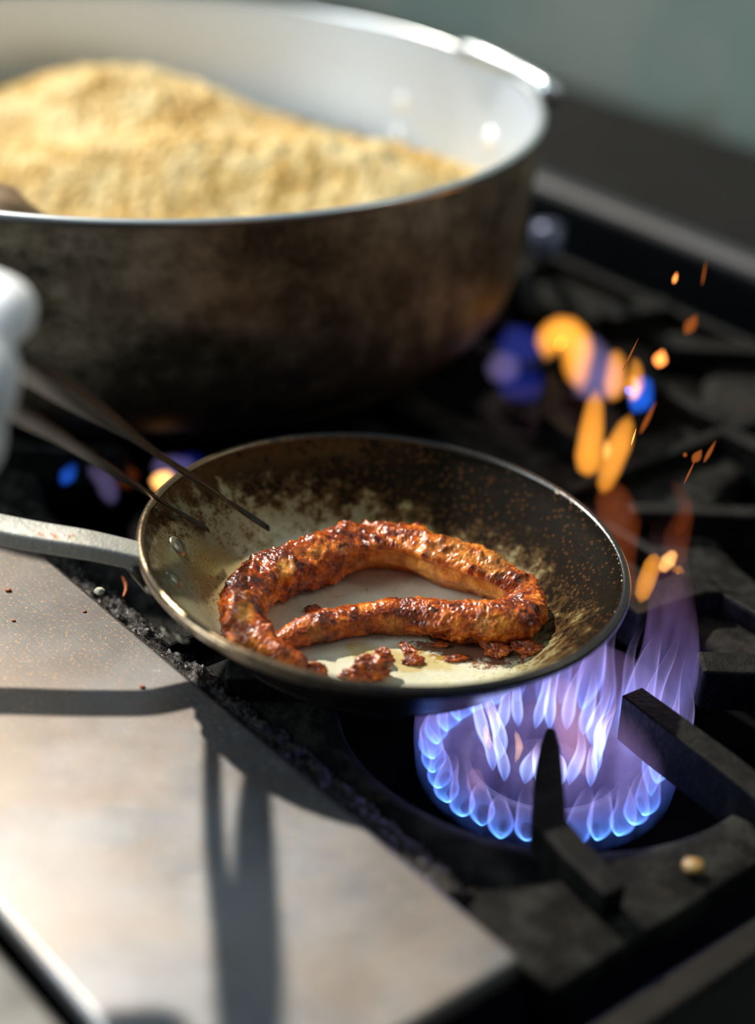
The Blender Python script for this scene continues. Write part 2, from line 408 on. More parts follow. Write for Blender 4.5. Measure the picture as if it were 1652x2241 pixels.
# upright steel cabinet of the neighbouring equipment, beyond the range
cab = empty('side_cabinet', uv(-.7, .66, -.9)); tag(cab, 'low sooty equipment cabinet standing beyond the right edge of the gas range', 'cabinet')
child('cabinet_body', boxuv(-2.0, .9, .66, 1.08, -.9, -.13), DECK, cab, bev=.01)
child('cabinet_top', boxuv(-2.0, .9, .65, 1.09, -.13, -.10), simple('soot_grey_top', (17, 17, 17), .8, .0, .1, 10, .4), cab, bev=.006)
# upright pipe added to carry a bluish highlight behind the pot
pp = at(1195, 535, -.025)
pv, pf = sweep([Vector((pp.x, pp.y, -.074)), Vector((pp.x, pp.y, -.04)), Vector((pp.x, pp.y, -.008))], .012, 24)
gp = mesh_obj('highlight_pipe', [v - Vector((pp.x, pp.y, -.074)) for v in pv], pf, simple('steel_pipe', (96, 102, 124), .4, .8, .5), loc=(pp.x, pp.y, -.074)); fixn(gp)
tag(gp, 'short upright steel pipe added for a bluish highlight, standing on the range top behind the big pot', 'pipe')

# ------------------------------------------------------------------ grates
def make_grate():
    g = empty('burner_grate')
    # plate: square outside, round opening
    V_, F_ = [], []; n = 96; hs = .137; ro_ = .104
    for i in range(n):
        a = 2 * math.pi * i / n; c, s = math.cos(a), math.sin(a); k = hs / max(abs(c), abs(s))
        sq = (U * (c * k) + Vv * (s * k)); ri = (U * c + Vv * s)
        dz = .0012 * mn.noise(Vector((c * 3, s * 3, .3)))
        V_ += [sq + Vector((0, 0, -.016)), ri * (ro_ + .012) + Vector((0, 0, -.016 + dz)), ri * (ro_ + .003) + Vector((0, 0, -.019)), ri * ro_ + Vector((0, 0, -.026)), ri * (ro_ + .004) + Vector((0, 0, -.032)), sq + Vector((0, 0, -.030))]
    for i in range(n):
        j = (i + 1) % n
        for k in range(6):
            l = (k + 1) % 6; F_.append((i * 6 + k, j * 6 + k, j * 6 + l, i * 6 + l))
    o = fixn(mesh_obj('frame', V_, F_, PLATE, g)); bevel(o, .002, 2)
    # raised border with feet
    bars = []
    for a, b in (((1, 1), (-1, 1)), ((-1, 1), (-1, -1))):
        P0 = U * (a[0] * .1365) + Vv * (a[1] * .1365); P1 = U * (b[0] * .1365) + Vv * (b[1] * .1365)
        bars.append(bar([P0 + Vector((0, 0, -.004)), P1 + Vector((0, 0, -.004))], .005, .03))
    ob = fixn(mesh_obj('border', *join(bars), IRON, g, smooth=False)); bevel(ob, .002, 2)
    for a, b in ((1, 1), (1, -1), (-1, 1), (-1, -1)):
        p = U * (a * .128) + Vv * (b * .128)
        lg = fixn(mesh_obj('leg', *bar([p - U * .006 + Vector((0, 0, -.03)), p + U * .006 + Vector((0, 0, -.03))], .006, .045), IRON, g, smooth=False))
    fingers = [
        # (points on the top centre line relative to the grate centre, half widths, heights)
        ([(-.005, -.042), (-.006, -.055), (-.008, -.078), (-.0095, -.108), (.0015, -.128), (.0155, -.150)], [.0022, .0046, .0066, .0078, .0072, .0062], [.010, .018, .027, .028, .022, .018]),
        ([(.0360, -.0085), (.050, -.027), (.072, -.056), (.106, -.101), (.130, -.134)], [.0068, .0072, .0072, .0075, .0078], [.027, .028, .028, .028, .022]),
        ([(.0730, .0215), (.085, .022), (.11, .0235), (.150, .026)], [.0095, .0095, .0095, .010], [.024, .025, .026, .026]),
        ([(.0420, .0675), (.056, .079), (.080, .0975), (.112, .122)], [.009, .010, .012, .013], [.024, .026, .026, .026]),
        ([(-.035, .045), (-.060, .072), (-.085, .10), (-.115, .13)], [.006, .007, .007, .0075], [.02, .026, .028, .028]),
        ([(-.055, -.004), (-.08, -.006), (-.12, -.009), (-.16, -.012)], [.006, .007, .007, .0075], [.02, .026, .028, .028]),
        ([(-.012, .065), (-.014, .09), (-.016, .12), (-.018, .165)], [.006, .007, .007, .0075], [.02, .026, .028, .028]),
    ]
    for pts, ww, hh in fingers:
        P = []
        for a, b in pts:                     # keep every finger inside its own square
            p = Vector((a, b, -.001)); k = .136 / max(.136, abs(p.dot(U)), abs(p.dot(Vv))); P.append(Vector((a * k, b * k, -.001)))
        o = fixn(mesh_obj('finger', *bar(P, ww, hh), IRON, g, smooth=False)); bevel(o, .0022, 3, 35)
    return g
def copy_tree(o, parent=None):
    c = o.copy(); COL.objects.link(c)
    if parent: c.parent = parent
    for ch in list(o.children):
        if ch.name in bpy.data.objects: copy_tree(ch, c)
    return c
G1 = make_grate(); G1.location = B
tag(G1, 'black cast iron grate whose lit burner is under the frying pan', 'grate', 'cast iron burner grates')
G2 = copy_tree(G1); G2.location = uv(-.285, 0); G2['label'] = 'black cast iron grate partly hidden under the big pot'
G3 = copy_tree(G1); G3.location = uv(0, .285); G3['label'] = 'black cast iron grate at the right edge beside the frying pan grate'
G4 = copy_tree(G1); G4.location = uv(-.285, .285); G4['label'] = 'black cast iron grate right of the big pot with orange flame'

# ------------------------------------------------------------------ burners
BURN = simple('scaled_burner_iron', (70, 58, 58), .6, .3, .4, 120, .5, .5)
def make_burner():
    b = empty('gas_burner')
    prof = [(.036, -.008), (.038, 0), (.044, .0015), (.051, -.001), (.055, -.006), (.054, -.014), (.036, -.016)]
    o = fixn(mesh_obj('outer_ring', *lathe(prof, 72), BURN, b))
    prof = [(0.0, .000), (.016, .0), (.021, -.003), (.022, -.014), (0, -.016)]
    fixn(mesh_obj('inner_head', *lathe(prof, 48, False), BURN, b))
    for a in (0.6, 2.7, 4.8):
        fixn(mesh_obj('ring_support', *bar([Vector((math.cos(a) * .018, math.sin(a) * .018, -.008)), Vector((math.cos(a) * .040, math.sin(a) * .040, -.008))], .004, .008), BURN, b, smooth=False))
    fixn(mesh_obj('gas_tube', *sweep([Vector((0, 0, -.012)), Vector((0, 0, -.0225))], .012, 24), IRON, b))
    return b
ZB = -.052
B1 = make_burner(); B1.location = uv(0, 0, ZB); tag(B1, 'round cast iron gas burner burning below the frying pan', 'burner', 'ring burners of the range')
for (a, b_, t) in ((-.285, 0, 'round cast iron gas burner underneath the big pot'), (-.285, .285, 'round gas burner beside the big pot with orange flame above')):
    c = copy_tree(B1); c.location = uv(a, b_, ZB); c['label'] = t

# ------------------------------------------------------------------ flames (emitting gas, solid volumes)
FLK = .13
def flame_mat(name, stops, strength, h, noise_amt=.0, nscale=60, zoff=0.0, thr=(.35, .65)):
    m = M(name); co = m.co(); x, y, z = m.xyz(co)[:3]
    t = m.math('MULTIPLY', m.math('ADD', z, zoff), 1 / h)
    cols = m.ramp(t, [(p, c[:3] + (1,)) for p, c in stops])
    a = m.ramp(t, [(p, (c[3], c[3], c[3], 1)) for p, c in stops])
    st = m.math('MULTIPLY', a, strength)
    if noise_amt:
        nn = m.smooth(m.noise(m.map(co, (1, 1, .16)), nscale, 2, .5), *thr)
        st = m.math('MULTIPLY', st, m.math('MULTIPLY_ADD', nn, noise_amt, 1 - noise_amt))
    em = m.n('Emission', Color=cols, Strength=m.math('MULTIPLY', st, FLK))
    m.t.links.new(em.outputs[0], m.out.inputs['Volume'])
    return m.m
LOBE = flame_mat('blue_flame_lobe', [(0, (.16, .48, 1.0, 2.4)), (.12, (.08, .26, 1.0, .8)), (.35, (.20, .24, .9, .34)), (.62, (.42, .36, .9, .26)), (.95, (.5, .35, .8, 0))], 2300, .040, .35, 120)
INNER = flame_mat('pale_flame_tongue', [(0, (.15, .30, 1.0, .8)), (.35, (.42, .50, 1.0, 1.0)), (.6, (.6, .5, .95, .45)), (.9, (.7, .4, .6, 0))], 1900, .05, .3, 140)
VEIL = flame_mat('violet_flame_veil', [(0, (.10, .22, .95, .6)), (.3, (.22, .20, .75, .75)), (.6, (.42, .28, .72, 1.0)), (.85, (.42, .24, .55, .8)), (1.0, (.3, .12, .2, 0))], 90, .048, .75, 70)
def tongue(h, r, lean, wob=0, seg=14, n=18, wall=.72, seed=0):
    """hollow teardrop of gas: outer skin and an inner skin facing the other way"""
    P, R = [], []
    for i in range(n + 1):
        t = i / n
        P.append(Vector((lean * t ** 1.6 + wob * math.sin(t * 5 + seed) * t, wob * math.cos(t * 4 + seed * 2) * t, h * t)))
        R.append(max(r * (math.sin(min(1, t * 3.2 + .06) * math.pi / 2)) * (1 - t) ** .62, r * .03))
    a = sweep(P, R, seg, up=Vector((0, 1, .01)))
    P2 = [p + Vector((0, 0, h * .03)) * (1 - i / n) for i, p in enumerate(P)]
    b = sweep(P2, [q * wall for q in R], seg, up=Vector((0, 1, .01)))
    sv = 0.0
    for f in a[1]:
        p0 = a[0][f[0]]
        for k in range(1, len(f) - 1): sv += p0.dot(a[0][f[k]].cross(a[0][f[k + 1]]))
    if sv < 0: a = (a[0], [tuple(reversed(q)) for q in a[1]])
    else: b = (b[0], [tuple(reversed(q)) for q in b[1]])
    return join([a, b])
def ring_body(profile, seg=72, bulge=None):
    V_, F_ = lathe(profile, seg)
    if bulge: V_ = [bulge(Vector(v)) for v in V_]
    return V_, F_

fl1 = empty('gas_flame', uv(0, 0, ZB)); tag(fl1, 'large blue and violet gas flame licking around the right side of the frying pan', 'flame')
rnd = random.Random(3)
protoL = [tongue(.040, .0078, .004, .003, seed=k, wall=.80) for k in range(5)]
meshesL = []
for k, (v_, f_) in enumerate(protoL):
    o = fixn(mesh_obj('flame_lobe', v_, f_, LOBE, fl1)) if False else mesh_obj('flame_lobe', v_, f_, LOBE, fl1)
    meshesL.append(o)
lobe_data = [o.data for o in meshesL]
CUR = flame_mat('lavender_flame_curtain', [(0, (.14, .40, 1.0, 1.0)), (.12, (.16, .26, 1.0, .6)), (.4, (.34, .34, .95, .55)), (.7, (.50, .38, .85, .35)), (1.0, (.5, .3, .6, 0))], 1900, .078, .35, 110)
protoC = [mesh_obj('flame_curtain', *tongue(.080, rr_, ln, .005, seed=k * 2.3 + 1, wall=wl, n=26, seg=18), CUR, fl1) for k, (rr_, ln, wl) in enumerate(((.0085, .010, .86), (.0065, .004, .82), (.0105, .007, .88), (.0050, .012, .78)))]
NL = 30; usedC = 0
for i in range(NL):
    a = 2 * math.pi * (i + .5) / NL
    rr = .0555 + rnd.uniform(-.001, .002)
    if -rad(28) < a - (2 * math.pi if a > math.pi * 1.5 else 0) < rad(115):     # the side that rises free of the pan
        if usedC < 4: o = protoC[usedC]; usedC += 1
        else:
            o = protoC[rnd.randrange(4)].copy(); COL.objects.link(o); o.parent = fl1
        o.location = (rr * math.cos(a), rr * math.sin(a), -.006)
        o.rotation_euler = (0, rnd.uniform(-.05, .08), a + rnd.uniform(-.35, .35)); o.scale = (1, 1, rnd.uniform(.72, 1.08))
        continue
    if i % 30 < 0: pass
    o = meshesL.pop() if meshesL else bpy.data.objects['flame_lobe'].copy()
    if o.name not in COL.objects: COL.objects.link(o); o.parent = fl1; o.data = lobe_data[rnd.randrange(5)]
    o.location = (rr * math.cos(a), rr * math.sin(a), -.008 + rnd.uniform(-.001, .001))
    o.rotation_euler = (0, 0, a + rnd.uniform(-.15, .15))
    o.scale = (1.05, 1.05, .85 if math.cos(a - rad(200)) > .2 else rnd.uniform(.85, 1.05))
protoI = [tongue(.046, .0042, .006, .003, seed=k + 9, wall=.6) for k in range(4)]
meshesI = [mesh_obj('flame_tongue', v_, f_, INNER, fl1) for v_, f_ in protoI]
NI = 20
for i in range(NI):
    a = 2 * math.pi * (i + .5) / NI
    if i < 4: o = meshesI[i]
    else:
        o = meshesI[rnd.randrange(4)].copy(); COL.objects.link(o); o.parent = fl1
    rr = .027 + rnd.uniform(-.004, .004)
    o.location = (rr * math.cos(a), rr * math.sin(a), .001)
    o.rotation_euler = (rnd.uniform(-.12, .12), rnd.uniform(-.12, .12), a)
    o.scale = (rnd.uniform(.8, 1.3), rnd.uniform(.8, 1.3), rnd.uniform(.75, 1.12))
veil = mesh_obj('flame_veil', *ring_body([(.0005, .004), (.040, .003), (.058, -.010), (.065, -.006), (.067, .010), (.067, .024), (.062, .036), (.045, .046), (.0005, .050)], 72), VEIL, fl1)
fixn(veil)
# plume rising past the pan's right side
PL = flame_mat('rising_flame_plume', [(0, (.22, .40, 1.0, .9)), (.25, (.30, .32, 1.0, 1.0)), (.5, (.42, .28, .75, .6)), (.75, (.42, .16, .28, .25)), (1.0, (.3, .08, .05, 0))], 120, .115, .8, 85, .0, (.4, .62))
pts = [(.046, .012, .004), (.052, .016, .022), (.058, .022, .045), (.058, .030, .066), (.055, .040, .088), (.05, .05, .115)]
PP = [Vector(p) for p in pts]
pv = sweep(catmull(PP, 20), [.018 - .010 * (i / 20) ** 1.3 for i in range(21)], 20, up=Vector((0, 1, 0)), sy=1.7)
fixn(mesh_obj('flame_plume', *pv, PL, fl1))
point('burner_glow', uv(0.0, 0.0, -.028), .12, (.35, .42, 1.0), .035)
point('burner_side_glow', uv(0.0, 0.05, .0) , .04, (.45, .40, 1.0), .03)

# orange wisps and rear flames
FLK = .45
ORG = flame_mat('orange_flame', [(0, (1.0, .36, .04, 1)), (1.0, (1.0, .40, .05, 1))], 170, 1.0, .0)
ORGH = flame_mat('bright_orange_flame', [(0, (1.0, .45, .12, 1)), (1.0, (1.0, .5, .15, 1))], 420, 1.0)
ORD = flame_mat('dim_orange_flame', [(0, (.9, .18, .04, 1)), (1.0, (.9, .2, .05, 1))], 12, 1.0, .4, 60)
VIO = flame_mat('violet_flame', [(0, (.42, .33, .75, 1)), (1.0, (.5, .36, .7, 1))], 26, 1.0)
BLU = flame_mat('blue_flame', [(0, (.03, .07, .8, 1)), (1.0, (.05, .09, .7, 1))], 13, 1.0)
BLU2 = flame_mat('vivid_blue_flame', [(0, (.02, .16, 1.0, 1)), (1.0, (.03, .18, 1.0, 1))], 110, 1.0)
def wisp(name, pts, mat, parent, seg=12):
    """pts: (px,py,depth,radius)"""
    P = catmull([atd(*p[:3]) for p in pts], 14)
    rr = [p[3] for p in pts]; n = len(rr) - 1; R = []
    for i in range(15):
        t = i / 14 * n; k = min(int(t), n - 1); R.append(rr[k] + (rr[k + 1] - rr[k]) * (t - k))
    R[0] = R[-1] = .0006; R[1] *= .6; R[-2] *= .6
    v_, f_ = sweep(P, R, seg, up=Vector((0, 1, .1)))
    off = Vector(parent.location)
    return fixn(mesh_obj(name, [q - off for q in v_], f_, mat, parent))
fr = empty('gas_flame', uv(-.285, .285, ZB)); tag(fr, 'blurred orange and blue flame at the burner right of the big pot', 'flame')
wisp('flame_tongue', [(1195, 790, 1.14, .006), (1205, 745, 1.14, .011), (1235, 728, 1.14, .0125), (1262, 760, 1.14, .012), (1262, 810, 1.14, .009), (1275, 860, 1.14, .004)], ORG, fr)
wisp('flame_tongue', [(1095, 840, 1.14, .006), (1100, 810, 1.14, .013), (1110, 770, 1.14, .008)], VIO, fr)
wisp('flame_veil', [(1090, 835, 1.15, .010), (1140, 840, 1.15, .014), (1190, 850, 1.15, .010)], BLU, fr)
wisp('flame_veil', [(1140, 800, 1.15, .012), (1140, 760, 1.15, .018), (1155, 715, 1.15, .012)], BLU, fr)
wisp('flame_tongue', [(1310, 880, 1.10, .014), (1305, 820, 1.10, .018), (1290, 760, 1.10, .010), (1280, 730, 1.1, .004)], VIO, fr)
wisp('flame_tongue', [(1335, 880, 1.02, .004), (1345, 840, 1.02, .0075), (1348, 790, 1.02, .006), (1335, 770, 1.02, .003)], ORG, fr)
wisp('flame_tongue', [(1382, 882, .95, .002), (1388, 845, .95, .0062), (1392, 805, .95, .004), (1385, 782, .95, .0015)], ORG, fr)
wisp('flame_core', [(1384, 875, .945, .002), (1392, 850, .945, .003), (1385, 820, .945, .001)], ORGH, fr)
wisp('flame_veil', [(1375, 880, .97, .006), (1400, 870, .97, .009), (1412, 820, .97, .004)], BLU2, fr)
fm = empty('flame_lick', atd(1320, 1060, .97)); tag(fm, 'pair of leaping orange flame licks above the back of the frying pan rim', 'flame')
wisp('flame_tongue', [(1286, 1045, .97, .005), (1288, 1000, .97, .0088), (1296, 930, .97, .0076), (1306, 850, .97, .004)], ORG, fm)
wisp('flame_tongue', [(1316, 1082, .96, .003), (1332, 1035, .96, .0068), (1356, 970, .96, .0078), (1380, 905, .96, .003)], ORG, fm)
wisp('flame_core', [(1325, 1008, .955, .001), (1328, 985, .955, .0030), (1326, 960, .955, .001)], ORGH, fm)
fs = empty('flame_lick', atd(1440, 1300, .83)); tag(fs, 'orange flame licks rising beside the right rim of the frying pan', 'flame')
wisp('flame_tongue', [(1400, 1320, .86, .003), (1412, 1280, .86, .0052), (1428, 1235, .86, .0050), (1436, 1210, .86, .002)], ORG, fs)
wisp('flame_core', [(1445, 1252, .87, .002), (1462, 1228, .87, .0044), (1478, 1205, .87, .002)], ORGH, fs)
wisp('flame_tongue', [(1470, 1250, .87, .0012), (1485, 1246, .87, .0024), (1495, 1256, .87, .001)], ORG, fs)
wisp('flame_wisp', [(1370, 1340, .86, .008), (1345, 1230, .88, .012), (1350, 1130, .9, .014), (1330, 1060, .93, .006)], ORD, fs)
wisp('flame_wisp', [(1480, 1250, .87, .005), (1480, 1180, .88, .008), (1500, 1110, .89, .005), (1470, 1050, .9, .003)], ORD, fs)
wisp('flame_wisp', [(1480, 1170, .88, .003), (1498, 1130, .88, .004), (1505, 1090, .88, .002)], ORD, fs)
point('orange_glow', atd(1440, 1230, .86), .02, (1, .45, .15), .02)
point('rear_glow', atd(1280, 820, 1.05), .03, (1, .5, .25), .03)
# warm streaks inside the blue flame
SAL = flame_mat('salmon_flame', [(0, (.95, .38, .22, 1)), (1.0, (.9, .35, .25, 1))], 34, 1.0)
wisp('flame_wisp', [(1300, 1705, .80, .003), (1262, 1640, .805, .0075), (1240, 1560, .81, .008), (1232, 1480, .82, .005)], SAL, fl1)
wisp('flame_wisp', [(1040, 1760, .80, .002), (1042, 1720, .80, .005), (1035, 1680, .80, .003)], SAL, fl1)
CRM = flame_mat('cream_flame', [(0, (1.0, .55, .28, 1)), (1.0, (1.0, .6, .35, 1))], 330, 1.0)
wisp('flame_core', [(1072, 1640, .815, .0008), (1066, 1615, .815, .0022), (1062, 1585, .815, .001)], CRM, fl1)
wisp('flame_core', [(1128, 1668, .815, .0008), (1136, 1635, .815, .0022), (1128, 1600, .815, .001)], CRM, fl1)
# flames under the big pot
fp = empty('gas_flame', uv(-.285, 0, ZB)); tag(fp, 'faint blue, violet and orange flame under the front of the big pot', 'flame')
wisp('flame_tongue', [(135, 1062, .98, .002), (148, 1040, .98, .0052), (166, 1012, .98, .002)], BLU2, fp)
wisp('flame_tongue', [(246, 1108, .98, .002), (240, 1080, .98, .0065), (222, 1040, .98, .007), (190, 1020, .98, .004)], VIO, fp)
wisp('flame_tongue', [(262, 1065, 1.0, .005), (275, 1045, 1.0, .008), (290, 1020, 1.0, .006)], ORD, fp)
wisp('flame_core', [(352, 1078, 1.0, .004), (356, 1052, 1.0, .0085), (352, 1030, 1.0, .004)], ORGH, fp)
wisp('flame_veil', [(370, 1015, 1.02, .005), (415, 1012, 1.02, .007), (450, 1010, 1.02, .004)], BLU, fp)
wisp('flame_veil', [(330, 1020, 1.02, .006), (380, 1025, 1.02, .009), (430, 1020, 1.02, .005)], VIO, fp)

SPK = M('spark_glow'); e_ = SPK.n('Emission', Color=(1, .28, .06, 1), Strength=3.0); SPK.t.links.new(e_.outputs[0], SPK.out.inputs[0])
SPD = M('dim_spark_glow'); e_ = SPD.n('Emission', Color=(1, .25, .05, 1), Strength=.32); SPD.t.links.new(e_.outputs[0], SPD.out.inputs[0])
def spark(a, b, dep, r, mat, label):
    P = [atd(*a, dep), atd(*b, dep)]; mid = (P[0] + P[1]) / 2
    n = 8; PPs = [P[0].lerp(P[1], i / n) - mid for i in range(n + 1)]
    o = fixn(mesh_obj('spark', *sweep(PPs, [max(r * math.sin(math.pi * (i / n) ** .8), r * .1) for i in range(n + 1)], 8, up=Vector((0, 1, 0))), mat.m, loc=mid))
    tag(o, label, 'spark', 'sparks flying off the flames')
SP = [((1474, 620), (1481, 597), .9, .0010, SPK, 'tiny orange spark, topmost of all sparks in the dark upper right'),
      ((1362, 812), (1397, 740), .82, .0005, SPD, 'long thin orange spark slanting above the leaping flame'),
      ((1381, 975), (1392, 938), .82, .0004, SPK, 'thin bright spark right beside the pair of flame licks'),
      ((1500, 730), (1524, 690), .95, .0032, SPD, 'blurred broad orange spark in the dark at upper right'),
      ((1440, 802), (1450, 768), .98, .0038, SPK, 'glowing round orange spark right of the rear flame'),
      ((1516, 1012), (1535, 985), .86, .0022, SPD, 'forked orange spark hovering above the right grate'),
      ((1498, 1000), (1500, 990), .86, .0010, SPD, 'tiny round spark left of the forked one'),
      ((1496, 1060), (1522, 1005), .83, .0005, SPD, 'thin tail of spark under the forked one'),
      ((1540, 1012), (1566, 965), .86, .0010, SPD, 'faint curved spark right of the forked one'),
      ((1400, 950), (1435, 880), .9, .0012, SPD, 'faint slanting spark right of the pair of flame licks'),
      ((1536, 625), (1545, 570), .9, .0006, SPD, 'faint upright spark near the right edge, beside the topmost'),
      ]
for s_ in SP: spark(*s_)

# ------------------------------------------------------------------ steel plate at lower left
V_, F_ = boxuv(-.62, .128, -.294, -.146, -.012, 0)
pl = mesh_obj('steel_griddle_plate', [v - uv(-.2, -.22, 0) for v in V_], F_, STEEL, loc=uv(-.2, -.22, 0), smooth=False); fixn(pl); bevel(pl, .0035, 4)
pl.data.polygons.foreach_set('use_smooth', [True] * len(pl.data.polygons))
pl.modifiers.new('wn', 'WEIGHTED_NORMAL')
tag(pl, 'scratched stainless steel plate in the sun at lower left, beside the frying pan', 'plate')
for (v0, v1) in ((-.29, -.255), (-.19, -.155)):
    pass
sup = mesh_obj('plate_support', *boxuv(-.60, .118, -.286, -.154, -.020, -.0125), DECK, smooth=False)
tag(sup, 'dark support strip under the sunny steel plate', 'support')
# second plate further left (dark edge beyond the bright fold)
V_, F_ = boxuv(-.62, .128, -.46, -.300, -.019, -.007)
p2 = mesh_obj('side_shelf', [v - uv(-.2, -.4, 0) for v in V_], F_, simple('dark_steel_shelf', (92, 92, 90), .4, .85, .5, 30, .4), loc=uv(-.2, -.4, 0), smooth=False); fixn(p2); bevel(p2, .003, 3)
tag(p2, 'dark steel shelf at the bottom left corner next to the bright plate edge', 'shelf')

# greasy burnt crust along the plate edge
rnd = random.Random(11)
V_, F_ = [], []; nu, nv = 420, 20
for i in range(nu):
    for j in range(nv):
        a = -.42 + .50 * i / (nu - 1); b = -.1455 + .024 * j / (nv - 1)
        p = uv(a, b, 0)
        hh = -.006 + .0035 * mn.noise(p * 120) + .0026 * mn.noise(p * 420) + .0018 * mn.noise(p * 1000) - .012 * (j / (nv - 1)) ** 2
        if j == 0 or j == nv - 1 or i in (0, nu - 1): hh = -.03
        V_.append(uv(a, b, min(hh, -.0015)))
for i in range(nu - 1):
    for j in range(nv - 1):
        F_.append((i * nv + j, (i + 1) * nv + j, (i + 1) * nv + j + 1, i * nv + j + 1))
crx = mesh_obj('burnt_crust', V_, F_, CRUST); tag(crx, 'greasy black burnt crust along the edge of the steel plate', 'residue', kind='stuff')

# ------------------------------------------------------------------ crumbs
def blob(name, loc, r, mat, scale=(1, 1, 1), amp=.25, freq=1.6, sub=4, rotz=0, seed=0, parent=None):
    bm = bmesh.new(); bmesh.ops.create_icosphere(bm, subdivisions=sub, radius=1.0)
    Rm = Matrix.Rotation(rotz, 3, 'Z')
    for v in bm.verts:
        p = v.co.copy(); d = 1 + amp * mn.noise(p * freq + Vector((seed * 7.3, seed, 0))) + amp * .55 * mn.noise(p * freq * 3.1 + Vector((seed, 3, 1))) + amp * .25 * mn.noise(p * freq * 8 + Vector((1, seed, 5)))
        q = p * d; v.co = Rm @ Vector((q.x * scale[0], q.y * scale[1], q.z * scale[2])) * r
    me = bpy.data.meshes.new(name); bm.to_mesh(me); bm.free()
    me.polygons.foreach_set('use_smooth', [True] * len(me.polygons)); me.materials.append(mat)
    o = bpy.data.objects.new(name, me); COL.objects.link(o); o.location = loc
    if parent: o.parent = parent
    return o
PALE = simple('pale_crumb', (225, 222, 190), .7, 0, .3, 400, .3, .5)
ORC = simple('orange_crumb', (190, 92, 30), .45, 0, .5, 400, .4, .5)
tag(blob('crumb', at(218, 1294, .002), .0026, PALE, (1, .8, .8), seed=1, sub=3), 'pale crumb on the edge of the steel plate below the pan handle', 'crumb')
P = [at(268, 1262, -.004), at(274, 1275, -.004), at(276, 1290, -.005), at(270, 1306, -.005)]
o = fixn(mesh_obj('vegetable_strand', [v - P[1] for v in sweep(catmull(P, 12), [.0005 + .0006 * math.sin(math.pi * i / 12) for i in range(13)], 8)[0]], sweep(catmull(P, 12), .0006, 8)[1], ORC, loc=P[1]))
tag(o, 'thin curved orange strand on the black grate left of the frying pan', 'food scrap')
for k, (px, py, r, mt, lb) in enumerate([(185, 1338, .0009, ORC, 'tiny golden crumb in the middle of the speckled plate area'), (18, 1291, .0014, ORC, 'orange crumb on the steel plate at the left edge of the picture'),
        (30, 1358, .0008, ORC, 'small orange crumb on the plate just under the one at the left edge'), (312, 1503, .0011, ORC, 'reddish crumb in the shadow band across the steel plate')]):
    tag(blob('crumb', at(px, py, r * .5), r, mt, (1.3, .8, .6), seed=k + 20, sub=2), lb, 'crumb', 'crumbs on the steel plate')
tag(blob('grease_lump', at(1517, 1895, -.012), .0050, simple('yellow_grease', (150, 118, 62), .4, 0, .5, 200, .4, .4), (1, 1, .5), seed=4, sub=3), 'yellow brown grease lump on the grate at lower right', 'food scrap')

# ------------------------------------------------------------------ frying pan
pan = empty('frying_pan', PAN_LOC, (0, PAN_TILT, 0)); tag(pan, 'worn round frying pan with blackened rim and steel bar handle on the burner', 'frying pan')
HP = .040
inner = [(0, .0035), (.03, .0033), (.060, .0034), (.076, .0038), (.083, .0062), (.089, .0115), (.098, .0215), (.107, .0305), (.1135, HP - .0035), (.1165, HP)]
outer = [(.1195, HP + .0004), (.1205, HP - .0018), (.1180, HP - .0052), (.110, .0285), (.100, .0175), (.090, .0065), (.083, .0015), (.076, 0), (0, .0002)]
def densify(P, n=4):
    P3 = [Vector((a, 0, b)) for a, b in P]; q = catmull(P3, (len(P) - 1) * n); return [(v.x, v.z) for v in q]
ins = densify(inner)
mi = mesh_obj('pan_interior', *lathe(ins, 160, False), PAN_IN, pan)
mo = mesh_obj('pan_exterior', *lathe(densify(outer[2:]), 160, False), PAN_OUT, pan)
mr = mesh_obj('rim', *lathe(densify([ins[-1], (.1165, HP + .0016), (.1182, HP + .0024), (.1200, HP + .0018), (.1210, HP + .0002), (.1206, HP - .0018), (.1190, HP - .0030), outer[2]], 3), 200, False), RIM, pan)
for o in (mi, mo, mr): fixn(o)
bmf = bmesh.new(); bmf.from_mesh(mi.data)
for f in bmf.faces: pass
if sum(f.normal.z for f in bmf.faces) < 0: bmesh.ops.reverse_faces(bmf, faces=bmf.faces)
bmf.to_mesh(mi.data); bmf.free()
PI_ = PANM.inverted()
# handle in pan space
hp = [PI_ @ at(316, 1222, .0475), PI_ @ at(200, 1196, .0545), PI_ @ at(90, 1178, .0575), PI_ @ at(0, 1161, .060), PI_ @ at(-130, 1132, .064), PI_ @ at(-280, 1100, .069), PI_ @ at(-420, 1070, .073)]
hc = catmull(hp, 40)
def flatbar(P, w, h):
    return bar([p + Vector((0, 0, h / 2)) for p in P], w, h)
hw = [.0078 + .0010 * (i / 40) for i in range(41)]
ho = fixn(mesh_obj('handle', *flatbar(hc, hw, .0095), HANDLE, pan, smooth=True)); bevel(ho, .0018, 3, 30)
# bracket flange hugging the outside wall below the handle
ah = math.atan2(hp[0].y, hp[0].x)
V_, F_ = [], []; na, nz = 22, 8
def wall_r(z):
    q = outer[2:6]
    for (r0, z0), (r1, z1) in zip(q, q[1:]):
        if z1 <= z <= z0: return r1 + (r0 - r1) * (z - z1) / (z0 - z1)
    return .118
for lay in (0, 1):
    for i in range(na):
        for j in range(nz):
            a = ah + rad(-4 + 30 * i / (na - 1)); zz = .0135 + .018 * j / (nz - 1) - .003 * math.cos(i / (na - 1) * math.pi * 2) * (1 - j / (nz - 1))
            rr = wall_r(zz) + (.0002 if lay == 0 else .0024)
            V_.append((rr * math.cos(a), rr * math.sin(a), zz))
k0 = na * nz
for i in range(na - 1):
    for j in range(nz - 1):
        a0 = i * nz + j; q = (a0, a0 + nz, a0 + nz + 1, a0 + 1); F_.append(q); F_.append(tuple(k0 + t for t in reversed(q)))
